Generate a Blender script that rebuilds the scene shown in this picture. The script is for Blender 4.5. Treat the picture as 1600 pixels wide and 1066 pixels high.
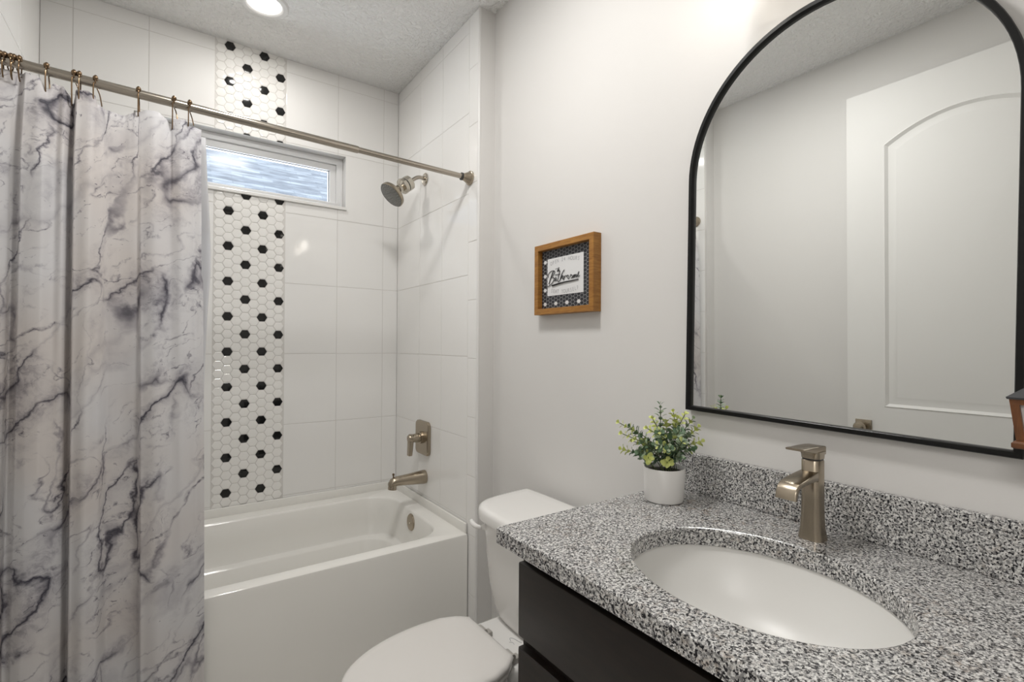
import bpy, bmesh, math, random
from mathutils import Vector, Matrix, noise as mnoise
random.seed(7)
sc = bpy.context.scene
for o in list(bpy.data.objects): bpy.data.objects.remove(o)
COL = sc.collection

# ------------------------------------------------------------------ camera
CAM = Vector((-1.07666649, -2.69375263, 1.30106858))
RX = Vector((0.81947952, -0.57307525, 0.00617048))
UP = Vector((-0.00934743, -0.00259972, 0.99995293))
FW = Vector((0.57303223, 0.81949863, 0.0074872))
cd = bpy.data.cameras.new('camera'); cam = bpy.data.objects.new('camera', cd); COL.objects.link(cam)
cam.matrix_world = Matrix(((RX.x, UP.x, -FW.x, CAM.x), (RX.y, UP.y, -FW.y, CAM.y), (RX.z, UP.z, -FW.z, CAM.z), (0, 0, 0, 1)))
cd.sensor_fit = 'HORIZONTAL'; cd.sensor_width = 36.0; cd.lens = 768.4387 / 1600 * 36.0
cd.clip_start = 0.02
sc.camera = cam

# ------------------------------------------------------------------ light
sc.view_settings.view_transform = 'Standard'; sc.view_settings.look = 'None'
sc.view_settings.gamma = 1.0; sc.view_settings.use_curve_mapping = False
sc.view_settings.exposure = -0.08
w = bpy.data.worlds.new('daylight'); sc.world = w; w.use_nodes = True
wb = w.node_tree.nodes['Background']; wb.inputs[0].default_value = (0.91, 0.96, 1.0, 1); wb.inputs[1].default_value = 7.0

def light(name, kind, loc, power, color=(1, 1, 1), size=0.1, rot=None, **kw):
    l = bpy.data.lights.new(name, kind); l.energy = power; l.color = color
    if kind == 'AREA':
        l.shape = kw.get('shape', 'DISK'); l.size = size
        if 'size_y' in kw: l.size_y = kw['size_y']
        if 'spread' in kw: l.spread = kw['spread']
    else: l.shadow_soft_size = size
    o = bpy.data.objects.new(name, l); COL.objects.link(o); o.location = loc
    if rot: o.rotation_euler = rot
    return o
CAN = (-0.755, -0.385)
light('recessed_light_beam', 'AREA', (CAN[0], CAN[1], 2.728), 3.7, (1.0, 0.97, 0.93), 0.12)
VB = [(-0.07, -2.03), (-0.07, -2.205), (-0.07, -2.38)]
for bx_, by_ in VB:
    light('vanity_bulb_beam', 'POINT', (bx_, by_, 2.175), 0.46, (1.0, 0.965, 0.92), 0.03)
light('added_room_fill', 'AREA', (-0.70, -1.58, 2.735), 17.5, (1.0, 0.985, 0.96), 0.28)  # added soft fill under the ceiling, no known fixture here
light('added_hall_fill', 'AREA', (-2.4, -3.05, 2.70), 34, (1.0, 0.985, 0.96), 1.0, shape='SQUARE')  # unseen fill light added in the hall to brighten the room through the doorway

# ------------------------------------------------------------------ materials
def mat(name, color=(0.8, 0.8, 0.8), rough=0.5, metal=0.0, spec=0.5, coat=0.0):
    m = bpy.data.materials.new(name); m.use_nodes = True
    b = m.node_tree.nodes['Principled BSDF']
    b.inputs['Base Color'].default_value = (*color, 1); b.inputs['Roughness'].default_value = rough
    b.inputs['Metallic'].default_value = metal; b.inputs['Specular IOR Level'].default_value = spec
    b.inputs['Coat Weight'].default_value = coat; b.inputs['Coat Roughness'].default_value = 0.05
    return m
class NT:
    def __init__(s, m): s.m = m; s.t = m.node_tree; s.b = s.t.nodes.get('Principled BSDF')
    def n(s, kind, **kw):
        nd = s.t.nodes.new(kind)
        for k, v in kw.items():
            if k.startswith('i_'):
                key = k[2:]; key = int(key) if key.isdigit() else key.replace('_', ' ')
                nd.inputs[key].default_value = v
            else: setattr(nd, k, v)
        return nd
    def l(s, a, b): s.t.links.new(a, b)
    def math(s, op, a, b=None, c=None, clamp=False):
        nd = s.t.nodes.new('ShaderNodeMath'); nd.operation = op; nd.use_clamp = clamp
        for i, v in enumerate((a, b, c)):
            if v is None: continue
            if isinstance(v, (int, float)): nd.inputs[i].default_value = v
            else: s.l(v, nd.inputs[i])
        return nd.outputs[0]
    def ramp(s, fac, stops, interp='LINEAR'):
        nd = s.t.nodes.new('ShaderNodeValToRGB'); nd.color_ramp.interpolation = interp
        e = nd.color_ramp.elements
        while len(e) < len(stops): e.new(0.5)
        for i, (p, c) in enumerate(stops): e[i].position = p; e[i].color = (*c, 1)
        s.l(fac, nd.inputs[0]); return nd.outputs[0]
    def mix(s, fac, a, b, mode='MIX'):
        nd = s.t.nodes.new('ShaderNodeMix'); nd.data_type = 'RGBA'; nd.blend_type = mode
        for i, v in ((0, fac), (6, a), (7, b)):
            if isinstance(v, (int, float)): nd.inputs[i].default_value = v
            elif isinstance(v, tuple): nd.inputs[i].default_value = (*v, 1)
            else: s.l(v, nd.inputs[i])
        return nd.outputs[2]
    def obj(s): return s.n('ShaderNodeTexCoord').outputs['Object']
    def bump(s, h, strength, dist=0.001):
        nd = s.n('ShaderNodeBump'); nd.inputs['Strength'].default_value = strength; nd.inputs['Distance'].default_value = dist
        s.l(h, nd.inputs['Height']); s.l(nd.outputs[0], s.b.inputs['Normal'])
def noise_bump(m, scale, strength, dist=0.001, detail=3, lo=None):
    t = NT(m); nz = t.n('ShaderNodeTexNoise'); nz.inputs['Scale'].default_value = scale; nz.inputs['Detail'].default_value = detail
    t.l(t.obj(), nz.inputs['Vector']); h = nz.outputs[0]
    if lo: h = t.ramp(h, [(lo[0], (0, 0, 0)), (lo[1], (1, 1, 1))])
    t.bump(h, strength, dist); return m

M = {}
M['wall'] = noise_bump(mat('wall_paint', (0.70, 0.685, 0.665), 0.55, spec=0.3), 220, 0.12, 0.001)
M['ceiling'] = noise_bump(mat('ceiling_knockdown', (0.90, 0.895, 0.88), 0.7, spec=0.2), 60, 0.9, 0.006, 3, (0.40, 0.62))
M['trim'] = mat('white_trim_paint', (0.76, 0.75, 0.735), 0.35)
M['tile'] = noise_bump(mat('white_glazed_tile', (0.87, 0.86, 0.84), 0.07), 5.0, 0.10, 0.003, 1)
M['grout'] = mat('white_grout', (0.70, 0.68, 0.65), 0.8)
M['hexw'] = mat('white_hex_tile', (0.88, 0.865, 0.835), 0.10)
M['hexb'] = mat('black_hex_tile', (0.012, 0.012, 0.012), 0.10)
M['porc'] = mat('white_porcelain', (0.80, 0.785, 0.76), 0.07)
M['sinkp'] = mat('white_sink_porcelain', (0.70, 0.69, 0.665), 0.34)
M['seatp'] = mat('white_seat_plastic', (0.74, 0.715, 0.685), 0.16)
M['acry'] = mat('white_acrylic', (0.85, 0.835, 0.795), 0.10)
M['nickel'] = mat('brushed_nickel', (0.40, 0.345, 0.27), 0.27, 1.0)
M['rodm'] = mat('satin_nickel_rod', (0.43, 0.39, 0.335), 0.24, 1.0)
M['chrome'] = mat('bright_nickel', (0.58, 0.54, 0.47), 0.13, 1.0)
M['bronze'] = mat('aged_bronze', (0.20, 0.135, 0.08), 0.32, 1.0)
M['blackm'] = mat('black_metal', (0.006, 0.006, 0.006), 0.4, spec=0.25)
M['rubber'] = mat('dark_rubber', (0.03, 0.03, 0.03), 0.5)
M['mirror'] = mat('mirror_glass', (0.90, 0.915, 0.905), 0.0, 1.0)
M['nozzle'] = mat('gray_nozzle_plate', (0.20, 0.20, 0.19), 0.35, 0.4)
M['vinyl'] = mat('white_vinyl', (0.80, 0.80, 0.80), 0.3)
M['sill'] = mat('white_marble_sill', (0.80, 0.79, 0.77), 0.12)
M['soil'] = mat('dark_soil', (0.02, 0.016, 0.012), 0.9)
M['pot'] = mat('matte_white_ceramic', (0.86, 0.845, 0.825), 0.45)
M['stem'] = mat('green_stem', (0.10, 0.13, 0.05), 0.5)
M['leafd'] = mat('sage_leaf', (0.10, 0.17, 0.09), 0.5)
M['leafm'] = mat('dusty_green_leaf', (0.33, 0.41, 0.27), 0.5)
M['leafy'] = mat('yellow_green_leaf', (0.62, 0.67, 0.22), 0.5)
M['card'] = mat('white_card', (0.74, 0.74, 0.74), 0.6)
M['ink'] = mat('black_ink', (0.008, 0.008, 0.010), 0.5)
M['grayink'] = mat('gray_ink', (0.40, 0.40, 0.41), 0.7)
M['pblack'] = mat('print_black', (0.022, 0.024, 0.030), 0.45)
M['pgrout'] = mat('print_gray', (0.42, 0.42, 0.42), 0.6)
M['doorp'] = mat('white_door_paint', (0.76, 0.75, 0.73), 0.6, spec=0.25)
M['floor'] = mat('gray_floor_tile', (0.66, 0.64, 0.61), 0.4)
M['lampglass'] = mat('lamp_lens', (0.9, 0.9, 0.9), 0.4)
_b = M['lampglass'].node_tree.nodes['Principled BSDF']; _b.inputs['Emission Color'].default_value = (1, 0.97, 0.93, 1); _b.inputs['Emission Strength'].default_value = 3.0
M['bulb'] = mat('lit_bulb', (0.9, 0.9, 0.9), 0.4)
_b = M['bulb'].node_tree.nodes['Principled BSDF']; _b.inputs['Emission Color'].default_value = (1, 0.95, 0.88, 1); _b.inputs['Emission Strength'].default_value = 12.0
M['palewood'] = mat('frosted_panel', (0.66, 0.63, 0.62), 0.5)
M['trim2'] = mat('pale_nozzle', (0.42, 0.42, 0.40), 0.4)
M['hinge'] = mat('gray_hinge_plastic', (0.42, 0.40, 0.37), 0.35)
M['slate'] = mat('dark_gray_metal', (0.045, 0.046, 0.05), 0.6)

def thin_glass(name, tint=(0.96, 0.98, 1.0), rough=0.12):
    m = bpy.data.materials.new(name); m.use_nodes = True; t = m.node_tree
    t.nodes.remove(t.nodes['Principled BSDF'])
    tr = t.nodes.new('ShaderNodeBsdfTransparent'); tr.inputs[0].default_value = (*tint, 1)
    gl = t.nodes.new('ShaderNodeBsdfGlossy'); gl.inputs['Roughness'].default_value = rough
    fr = t.nodes.new('ShaderNodeFresnel'); fr.inputs[0].default_value = 1.18; mx = t.nodes.new('ShaderNodeMixShader')
    t.links.new(fr.outputs[0], mx.inputs[0]); t.links.new(tr.outputs[0], mx.inputs[1]); t.links.new(gl.outputs[0], mx.inputs[2])
    t.links.new(mx.outputs[0], t.nodes['Material Output'].inputs[0]); return m
M['glass'] = thin_glass('clear_glass')
M['shadeglass'] = thin_glass('frosted_shade_glass', (0.93, 0.92, 0.90), 0.4)

def wood(name, c1, c2, rough, sc_=(3, 30, 30), gs=1.0):
    m = mat(name, c1, rough); t = NT(m); mp = t.n('ShaderNodeMapping'); mp.inputs['Scale'].default_value = sc_
    t.l(t.obj(), mp.inputs[0]); nz = t.n('ShaderNodeTexNoise'); nz.inputs['Scale'].default_value = 4 * gs; nz.inputs['Detail'].default_value = 5; nz.inputs['Distortion'].default_value = 0.6
    t.l(mp.outputs[0], nz.inputs['Vector'])
    t.l(t.ramp(nz.outputs[0], [(0.3, c1), (0.72, c2)]), t.b.inputs['Base Color']); return m
M['oak'] = wood('golden_oak', (0.25, 0.10, 0.014), (0.42, 0.20, 0.038), 0.45, (6, 6, 40))
M['redwood'] = wood('reddish_wood', (0.085, 0.028, 0.008), (0.19, 0.072, 0.022), 0.4, (30, 30, 6))
M['espresso'] = wood('espresso_stained_wood', (0.007, 0.0042, 0.0028), (0.015, 0.009, 0.006), 0.45, (20, 4, 20))

def granite():
    m = mat('speckled_granite', (0.4, 0.4, 0.4), 0.12); t = NT(m); o = t.obj()
    def nz(scale, detail, rough=0.6, dist=0.0, off=0):
        mp = t.n('ShaderNodeMapping'); mp.inputs['Location'].default_value = (off, off * .7, off * .3); t.l(o, mp.inputs[0])
        n = t.n('ShaderNodeTexNoise'); n.inputs['Scale'].default_value = scale; n.inputs['Detail'].default_value = detail
        n.inputs['Roughness'].default_value = rough; n.inputs['Distortion'].default_value = dist; t.l(mp.outputs[0], n.inputs['Vector']); return n.outputs[0]
    base = t.ramp(nz(230, 3, 0.6, 0.4), [(0.30, (0.20, 0.195, 0.19)), (0.44, (0.42, 0.415, 0.405)), (0.54, (0.68, 0.67, 0.65)), (0.75, (0.80, 0.79, 0.77))])
    brown = t.ramp(nz(70, 3, 0.6, 0.6, 9), [(0.50, (0, 0, 0)), (0.66, (1, 1, 1))])
    patch = t.ramp(nz(5, 2, 0.5, 0.5, 17), [(0.48, (0.12, 0.12, 0.12)), (0.66, (0.75, 0.75, 0.75))])
    base = t.mix(t.math('MULTIPLY', brown, patch), base, (0.30, 0.235, 0.18))
    med = t.ramp(nz(200, 2, 0.55, 0.6, 3), [(0.50, (0, 0, 0)), (0.58, (1, 1, 1))])
    base = t.mix(t.math('MULTIPLY', med, 0.72), base, (0.10, 0.10, 0.105))
    dark = t.ramp(nz(270, 2, 0.5, 0.3, 5), [(0.545, (0, 0, 0)), (0.585, (1, 1, 1))])
    base = t.mix(dark, base, (0.012, 0.012, 0.016))
    t.l(base, t.b.inputs['Base Color']); return m
M['granite'] = granite()

def marble():
    m = mat('marble_print_cloth', (0.8, 0.8, 0.8), 0.55, spec=0.25); t = NT(m)
    uv = t.n('ShaderNodeTexCoord').outputs['UV']
    def mapped(loc=(0, 0, 0), rot=0, scale=(1, 1, 1), src=None):
        mp = t.n('ShaderNodeMapping'); mp.inputs['Location'].default_value = loc; mp.inputs['Rotation'].default_value = (0, 0, rot); mp.inputs['Scale'].default_value = scale
        t.l(src or uv, mp.inputs[0]); return mp.outputs[0]
    def nz(v, scale, detail=4, rough=0.55, dist=0.0):
        n = t.n('ShaderNodeTexNoise'); n.inputs['Scale'].default_value = scale; n.inputs['Detail'].default_value = detail
        n.inputs['Roughness'].default_value = rough; n.inputs['Distortion'].default_value = dist; t.l(v, n.inputs['Vector']); return n
    # warp
    def warp(src, scale, amt, det, loc):
        wn = nz(mapped(loc, 0, (1, 1, 1), src), scale, det, 0.55); ws = t.n('ShaderNodeVectorMath', operation='SUBTRACT'); t.l(wn.outputs['Color'], ws.inputs[0]); ws.inputs[1].default_value = (0.5, 0.5, 0.5)
        wm = t.n('ShaderNodeVectorMath', operation='SCALE'); t.l(ws.outputs[0], wm.inputs[0]); wm.inputs['Scale'].default_value = amt
        wa = t.n('ShaderNodeVectorMath', operation='ADD'); t.l(src, wa.inputs[0]); t.l(wm.outputs[0], wa.inputs[1]); return wa.outputs[0]
    W = warp(uv, 6, 0.13, 5, (3, 1, 0)); W2 = warp(W, 22, 0.022, 4, (1, 7, 0))
    def aniso(rot, stretch, loc, src): return mapped(loc, 0, (stretch, 1, 1), mapped((0, 0, 0), -rot, (1, 1, 1), src))
    def vein(rot, scale, loc, width, stretch=0.35, src=W2):
        n = nz(aniso(rot, stretch, loc, src), scale, 2, 0.5).outputs[0]; d = t.math('ABSOLUTE', t.math('SUBTRACT', n, 0.5))
        return t.ramp(d, [(0.0, (1, 1, 1)), (width * 0.3, (0.6,) * 3), (width, (0, 0, 0))]), d
    def mask(rot, scale, loc, lo, hi, stretch=0.5): return t.ramp(nz(aniso(rot, stretch, loc, W), scale, 3).outputs[0], [(lo, (0, 0, 0)), (hi, (1, 1, 1))])
    R1, R2, R3 = 0.85, 1.25, 0.35
    v1, d1 = vein(R1, 4.2, (1.3, 0.4, 0), 0.024); v2, d2 = vein(R2, 5.2, (5.1, 2.2, 0), 0.018, 0.28); v3, d3 = vein(R3, 7.0, (9.2, 4.1, 0), 0.016)
    k1 = mask(R1, 5.0, (3, 9, 0), 0.47, 0.60); k2 = mask(R2, 4.5, (8, 1, 0), 0.44, 0.57); k3 = mask(R3, 6.0, (2, 6, 0), 0.44, 0.58)
    smoke1 = t.ramp(d1, [(0.0, (1, 1, 1)), (0.085, (0, 0, 0))]); smoke2 = t.ramp(d2, [(0.0, (1, 1, 1)), (0.07, (0, 0, 0))])
    cl = nz(W2, 38, 6, 0.72).outputs[0]; clump = t.ramp(cl, [(0.44, (0, 0, 0)), (0.66, (1, 1, 1))])
    def mul(*a):
        r_ = a[0]
        for x in a[1:]: r_ = t.math('MULTIPLY', r_, x)
        return r_
    rough_ = t.math('MULTIPLY_ADD', clump, 0.75, 0.30)
    A = mul(smoke1, k1, rough_, 0.62); B = mul(v1, k1, 0.95); C_ = mul(v2, k2, 0.85); D_ = mul(smoke2, k2, clump, 0.35); E_ = mul(v3, k3, 0.8, rough_); F_ = mul(v1, 0.16)
    v4, d4 = vein(0.7, 13.0, (4.4, 8.3, 0), 0.020, 0.4); H_ = mul(v4, t.math('MAXIMUM', k1, k2), clump, 0.9)
    sp_ = t.ramp(nz(W2, 60, 3, 0.7).outputs[0], [(0.66, (0, 0, 0)), (0.72, (1, 1, 1))]); A = t.math('MAXIMUM', A, t.math('MAXIMUM', H_, mul(sp_, t.math('MAXIMUM', smoke1, k2), 0.55)))
    tot = t.math('MAXIMUM', t.math('MAXIMUM', t.math('MAXIMUM', A, B), t.math('MAXIMUM', C_, D_)), t.math('MAXIMUM', E_, F_))
    haze = t.ramp(nz(aniso(R1, 0.5, (6, 6, 0), W), 5.5, 4).outputs[0], [(0.52, (0, 0, 0)), (0.75, (1, 1, 1))])
    tot = t.math('ADD', tot, t.math('MULTIPLY', haze, 0.05), clamp=True)
    warm = t.ramp(nz(mapped((4, 4, 0)), 2.2, 2).outputs[0], [(0.42, (0.80, 0.79, 0.80)), (0.62, (0.78, 0.735, 0.71))])
    dark = t.ramp(tot, [(0.0, (1, 1, 1)), (0.30, (0.62, 0.61, 0.645)), (0.65, (0.23, 0.225, 0.26)), (1.0, (0.055, 0.055, 0.08))])
    t.l(t.mix(1.0, warm, dark, 'MULTIPLY'), t.b.inputs['Base Color'])
    # thin cloth lets a little light through
    out = t.t.nodes['Material Output']; tl = t.n('ShaderNodeBsdfTranslucent'); t.l(t.mix(1.0, warm, dark, 'MULTIPLY'), tl.inputs[0])
    mx = t.n('ShaderNodeMixShader'); mx.inputs[0].default_value = 0.22; t.l(t.b.outputs[0], mx.inputs[1]); t.l(tl.outputs[0], mx.inputs[2]); t.l(mx.outputs[0], out.inputs[0])
    return m
M['marble'] = marble()
def liner_mat():
    m = mat('white_liner_cloth', (0.85, 0.85, 0.86), 0.4); t = NT(m); tl = t.n('ShaderNodeBsdfTranslucent'); tl.inputs[0].default_value = (0.9, 0.9, 0.92, 1)
    mx = t.n('ShaderNodeMixShader'); mx.inputs[0].default_value = 0.45; t.l(t.b.outputs[0], mx.inputs[1]); t.l(tl.outputs[0], mx.inputs[2]); t.l(mx.outputs[0], t.t.nodes['Material Output'].inputs[0]); return m
M['liner'] = liner_mat()
def shingle():
    m = mat('slate_shingles', (0.5, 0.5, 0.5), 0.8); t = NT(m); uv = t.n('ShaderNodeTexCoord').outputs['UV']
    br = t.n('ShaderNodeTexBrick', offset=0.37, squash=1.0)
    br.inputs['Color1'].default_value = (0.098, 0.108, 0.122, 1); br.inputs['Color2'].default_value = (0.030, 0.036, 0.048, 1); br.inputs['Mortar'].default_value = (0.045, 0.052, 0.064, 1)
    br.inputs['Scale'].default_value = 1.0; br.inputs['Brick Width'].default_value = 0.34; br.inputs['Row Height'].default_value = 0.075; br.inputs['Mortar Size'].default_value = 0.004; br.inputs['Bias'].default_value = -0.15
    t.l(uv, br.inputs['Vector'])
    mp = t.n('ShaderNodeMapping'); mp.inputs['Scale'].default_value = (3.4, 13.33, 1); t.l(uv, mp.inputs[0])
    nz = t.n('ShaderNodeTexNoise'); nz.inputs['Scale'].default_value = 1.0; nz.inputs['Detail'].default_value = 3; t.l(mp.outputs[0], nz.inputs['Vector'])
    c = t.mix(1.0, br.outputs[0], t.ramp(nz.outputs[0], [(0.36, (0.55, 0.56, 0.60)), (0.60, (1.2, 1.2, 1.2))]), 'MULTIPLY')
    t.l(c, t.b.inputs['Base Color']); return m
M['shingle'] = shingle()

# ------------------------------------------------------------------ helpers
def loc_of(p):
    while p is not None and p.parent is not None: p = p.parent
    return Vector(p.location) if p is not None else Vector((0, 0, 0))
def mesh_obj(name, verts, faces, mats, parent=None, smooth=False, fmat=None, sharp=None, uvs=None):
    off = loc_of(parent)
    me = bpy.data.meshes.new(name); me.from_pydata([tuple(Vector(v) - off) for v in verts], [], faces)
    if not isinstance(mats, (list, tuple)): mats = [mats]
    for m in mats: me.materials.append(m)
    if fmat:
        for p, i in zip(me.polygons, fmat): p.material_index = i
    if uvs:
        ul = me.uv_layers.new(name='UVMap')
        for lp in me.loops: ul.data[lp.index].uv = uvs[lp.vertex_index]
    me.validate(); me.update()
    bm = bmesh.new(); bm.from_mesh(me); bmesh.ops.recalc_face_normals(bm, faces=bm.faces); bm.to_mesh(me); bm.free()
    if smooth:
        for p in me.polygons: p.use_smooth = True
        me.set_sharp_from_angle(angle=math.radians(sharp or 40))
    o = bpy.data.objects.new(name, me); COL.objects.link(o)
    if parent is not None: o.parent = parent
    return o
def bm_obj(name, bm, mats, parent=None, smooth=False, sharp=None):
    v = [x.co.copy() for x in bm.verts]; bm.verts.index_update(); f = [[q.index for q in p.verts] for p in bm.faces]; fm = [p.material_index for p in bm.faces]; bm.free()
    return mesh_obj(name, v, f, mats, parent, smooth, fm, sharp)
def thing(name, label, cat, loc, group=None):
    o = bpy.data.objects.new(name, None); COL.objects.link(o); o.location = loc; o.empty_display_size = 0.05
    o['label'] = label; o['category'] = cat
    if group: o['group'] = group
    return o
def tag(o, label, cat, group=None):
    o['label'] = label; o['category'] = cat
    if group: o['group'] = group
    return o
def struct(o): o['kind'] = 'structure'; return o
class MB:
    """collects shapes of ONE part"""
    def __init__(s): s.v = []; s.f = []; s.m = []
    def add(s, v, f, mi=0, mtx=None):
        b = len(s.v); s.v += [(mtx @ Vector(x)) if mtx else Vector(x) for x in v]; s.f += [[b + i for i in q] for q in f]; s.m += [mi] * len(f); return s
    def box(s, lo, hi, bev=0.0, seg=2, mi=0, mtx=None):
        bm = bmesh.new(); bmesh.ops.create_cube(bm, size=1)
        for v in bm.verts: v.co = Vector([(lo[i] + hi[i]) / 2 + v.co[i] * (hi[i] - lo[i]) for i in range(3)])
        if bev: bmesh.ops.bevel(bm, geom=bm.edges[:], offset=bev, segments=seg, profile=0.5, affect='EDGES')
        bm.verts.index_update(); s.add([v.co.copy() for v in bm.verts], [[q.index for q in p.verts] for p in bm.faces], mi, mtx); bm.free(); return s
    def loft(s, loops, cap0=True, cap1=True, mi=0, closed=True, mtx=None):
        n = len(loops[0]); v = [p for lp in loops for p in lp]; f = []
        for i in range(len(loops) - 1):
            for j in range(n if closed else n - 1):
                k = (j + 1) % n; f.append([i * n + j, i * n + k, (i + 1) * n + k, (i + 1) * n + j])
        if cap0: f.append(list(range(n)))
        if cap1: f.append([(len(loops) - 1) * n + j for j in range(n)])
        return s.add(v, f, mi, mtx)
    def lathe(s, prof, origin, axis, n=32, mi=0, cap=True):
        """prof = [(distance along axis, radius)]"""
        a = Vector(axis).normalized(); q = a.to_track_quat('Z', 'Y'); o = Vector(origin); loops = []
        for d, r in prof:
            loops.append([o + q @ Vector((r * math.cos(2 * math.pi * i / n), r * math.sin(2 * math.pi * i / n), d)) for i in range(n)])
        return s.loft(loops, cap, cap, mi)
    def tube(s, pts, rad, n=12, mi=0, cap=True, flat=None):
        pts = [Vector(p) for p in pts]; loops = []; prev = None
        for i, p in enumerate(pts):
            t = (pts[min(i + 1, len(pts) - 1)] - pts[max(i - 1, 0)]).normalized()
            if prev is None:
                u = t.cross(Vector((0, 0, 1)));  u = u if u.length > 1e-3 else t.cross(Vector((1, 0, 0)))
            else: u = prev - t * prev.dot(t)
            u.normalize(); prev = u; w_ = t.cross(u); r = rad[i] if isinstance(rad, (list, tuple)) else rad
            loops.append([p + u * (r * math.cos(2 * math.pi * j / n)) + w_ * (r * math.sin(2 * math.pi * j / n)) for j in range(n)])
        return s.loft(loops, cap, cap, mi)
    def sphere(s, c, r, n=14, mi=0, sc_=(1, 1, 1)):
        c = Vector(c); m = n // 2; loops = []
        for i in range(1, m):
            a = math.pi * i / m
            loops.append([c + Vector((r * sc_[0] * math.sin(a) * math.cos(2 * math.pi * j / n), r * sc_[1] * math.sin(a) * math.sin(2 * math.pi * j / n), r * sc_[2] * math.cos(a))) for j in range(n)])
        return s.loft(loops, True, True, mi)
    def build(s, name, mats, parent=None, smooth=False, sharp=None): return mesh_obj(name, s.v, s.f, mats, parent, smooth, s.m, sharp)
def catmull(pts, n=6):
    P = [Vector(p) for p in pts]; P = [P[0] * 2 - P[1]] + P + [P[-1] * 2 - P[-2]]; out = []
    for i in range(1, len(P) - 2):
        for k in range(n):
            t = k / n; a, b, c, d = P[i - 1:i + 3]
            out.append(0.5 * ((2 * b) + (c - a) * t + (2 * a - 5 * b + 4 * c - d) * t * t + (3 * b - a - 3 * c + d) * t ** 3))
    out.append(P[-2]); return out
def lerp1(tab, x):
    if x <= tab[0][0]: return tab[0][1]
    for (a, b), (c, d) in zip(tab, tab[1:]):
        if x <= c: return b + (d - b) * (x - a) / (c - a)
    return tab[-1][1]
def smooth1(tab, x):
    if x <= tab[0][0]: return tab[0][1]
    for i in range(len(tab) - 1):
        a, c = tab[i], tab[i + 1]
        if x <= c[0]:
            t = (x - a[0]) / (c[0] - a[0]); t = t * t * (3 - 2 * t); return a[1] + (c[1] - a[1]) * t
    return tab[-1][1]
def chaikin(pts, it=2):
    for _ in range(it):
        o = []
        for i in range(len(pts)):
            a, b = Vector(pts[i]), Vector(pts[(i + 1) % len(pts)]); o += [a * .75 + b * .25, a * .25 + b * .75]
        pts = o
    return pts
def offset_poly(p, d):
    """2D inset (d>0 shrinks a CCW polygon)"""
    n = len(p); out = []
    for i in range(n):
        a, b, c = Vector(p[i - 1]), Vector(p[i]), Vector(p[(i + 1) % n]); e1 = (b - a).normalized(); e2 = (c - b).normalized()
        n1 = Vector((-e1.y, e1.x)); n2 = Vector((-e2.y, e2.x)); m = (n1 + n2); m.normalize(); k = max(0.3, m.dot(n1)); out.append(b + m * (d / k))
    return out
def rrect(cx, cy, hx, hy, r, seg=8):
    out = []
    for sx, sy, a0 in ((1, 1, 0), (-1, 1, 90), (-1, -1, 180), (1, -1, 270)):
        rr = min(r, hx, hy)
        for k in range(seg + 1):
            a = math.radians(a0 + 90 * k / seg); out.append((cx + sx * (hx - rr) + rr * math.cos(a), cy + sy * (hy - rr) + rr * math.sin(a)))
    return out
def holed(outer, holes, z=0.0):
    """triangulated flat polygon with holes; returns verts, faces (2D)"""
    bm = bmesh.new(); es = []
    for lp in [outer] + holes:
        vs = [bm.verts.new((p[0], p[1], z)) for p in lp]; es += [bm.edges.new((vs[i], vs[(i + 1) % len(vs)])) for i in range(len(vs))]
    bmesh.ops.triangle_fill(bm, use_beauty=True, use_dissolve=False, edges=es, normal=(0, 0, 1))
    bm.verts.index_update(); v = [x.co.copy() for x in bm.verts]; f = [[q.index for q in p.verts] for p in bm.faces]; bm.free(); return v, f

# ------------------------------------------------------------------ setting
CEIL = 2.743; XV = 0.079; E = -0.900; XL = -1.51; RL = -1.59; YF = -3.45
V1, V2 = -0.3388, -0.0863; Z0 = 0.8903; PZ = 0.3575
G = 0.0026
def tile_rect(mb, a0, a1, z0, z1, to3, holes=(), mi=0):
    """one wall tile in (a, z) plane; to3(a, z, depth) -> point"""
    a0 += G / 2; a1 -= G / 2; z0 += G / 2; z1 -= G / 2
    if a1 - a0 < 0.003 or z1 - z0 < 0.003: return
    hit = [h for h in holes if h[0] < a1 and h[1] > a0 and h[2] < z1 and h[3] > z0]
    if not hit:
        b = 0.0012
        o = [(a0, z0), (a1, z0), (a1, z1), (a0, z1)]; i = [(a0 + b, z0 + b), (a1 - b, z0 + b), (a1 - b, z1 - b), (a0 + b, z1 - b)]
        v = [to3(a, z, 0.0015) for a, z in o] + [to3(a, z, 0.0004) for a, z in o] + [to3(a, z, 0) for a, z in i]
        f = [[j, (j + 1) % 4, 4 + (j + 1) % 4, 4 + j] for j in range(4)] + [[4 + j, 4 + (j + 1) % 4, 8 + (j + 1) % 4, 8 + j] for j in range(4)] + [[8, 9, 10, 11]]
        mb.add(v, f, mi); return
    h = hit[0]
    xs = sorted({a0, a1, min(max(h[0], a0), a1), min(max(h[1], a0), a1)}); zs = sorted({z0, z1, min(max(h[2], z0), z1), min(max(h[3], z0), z1)})
    for i in range(len(xs) - 1):
        for j in range(len(zs) - 1):
            cx, cz = (xs[i] + xs[i + 1]) / 2, (zs[j] + zs[j + 1]) / 2
            if h[0] < cx < h[1] and h[2] < cz < h[3]: continue
            mb.add([to3(xs[i], zs[j], 0), to3(xs[i + 1], zs[j], 0), to3(xs[i + 1], zs[j + 1], 0), to3(xs[i], zs[j + 1], 0)], [[0, 1, 2, 3]], mi)
def grid_tiles(mb, joints, zj, to3, holes=(), mi=0):
    for a0, a1 in zip(joints, joints[1:]):
        for z0, z1 in zip(zj, zj[1:]): tile_rect(mb, a0, a1, z0, z1, to3, holes, mi)
ROWS = [0.0] + [Z0 + k * PZ for k in (-2, -1, 0, 1, 2, 3, 4, 5)] + [CEIL]
WX0, WX1, WZ0, WZ1 = -1.208, -0.297, 2.036, 2.312
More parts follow.
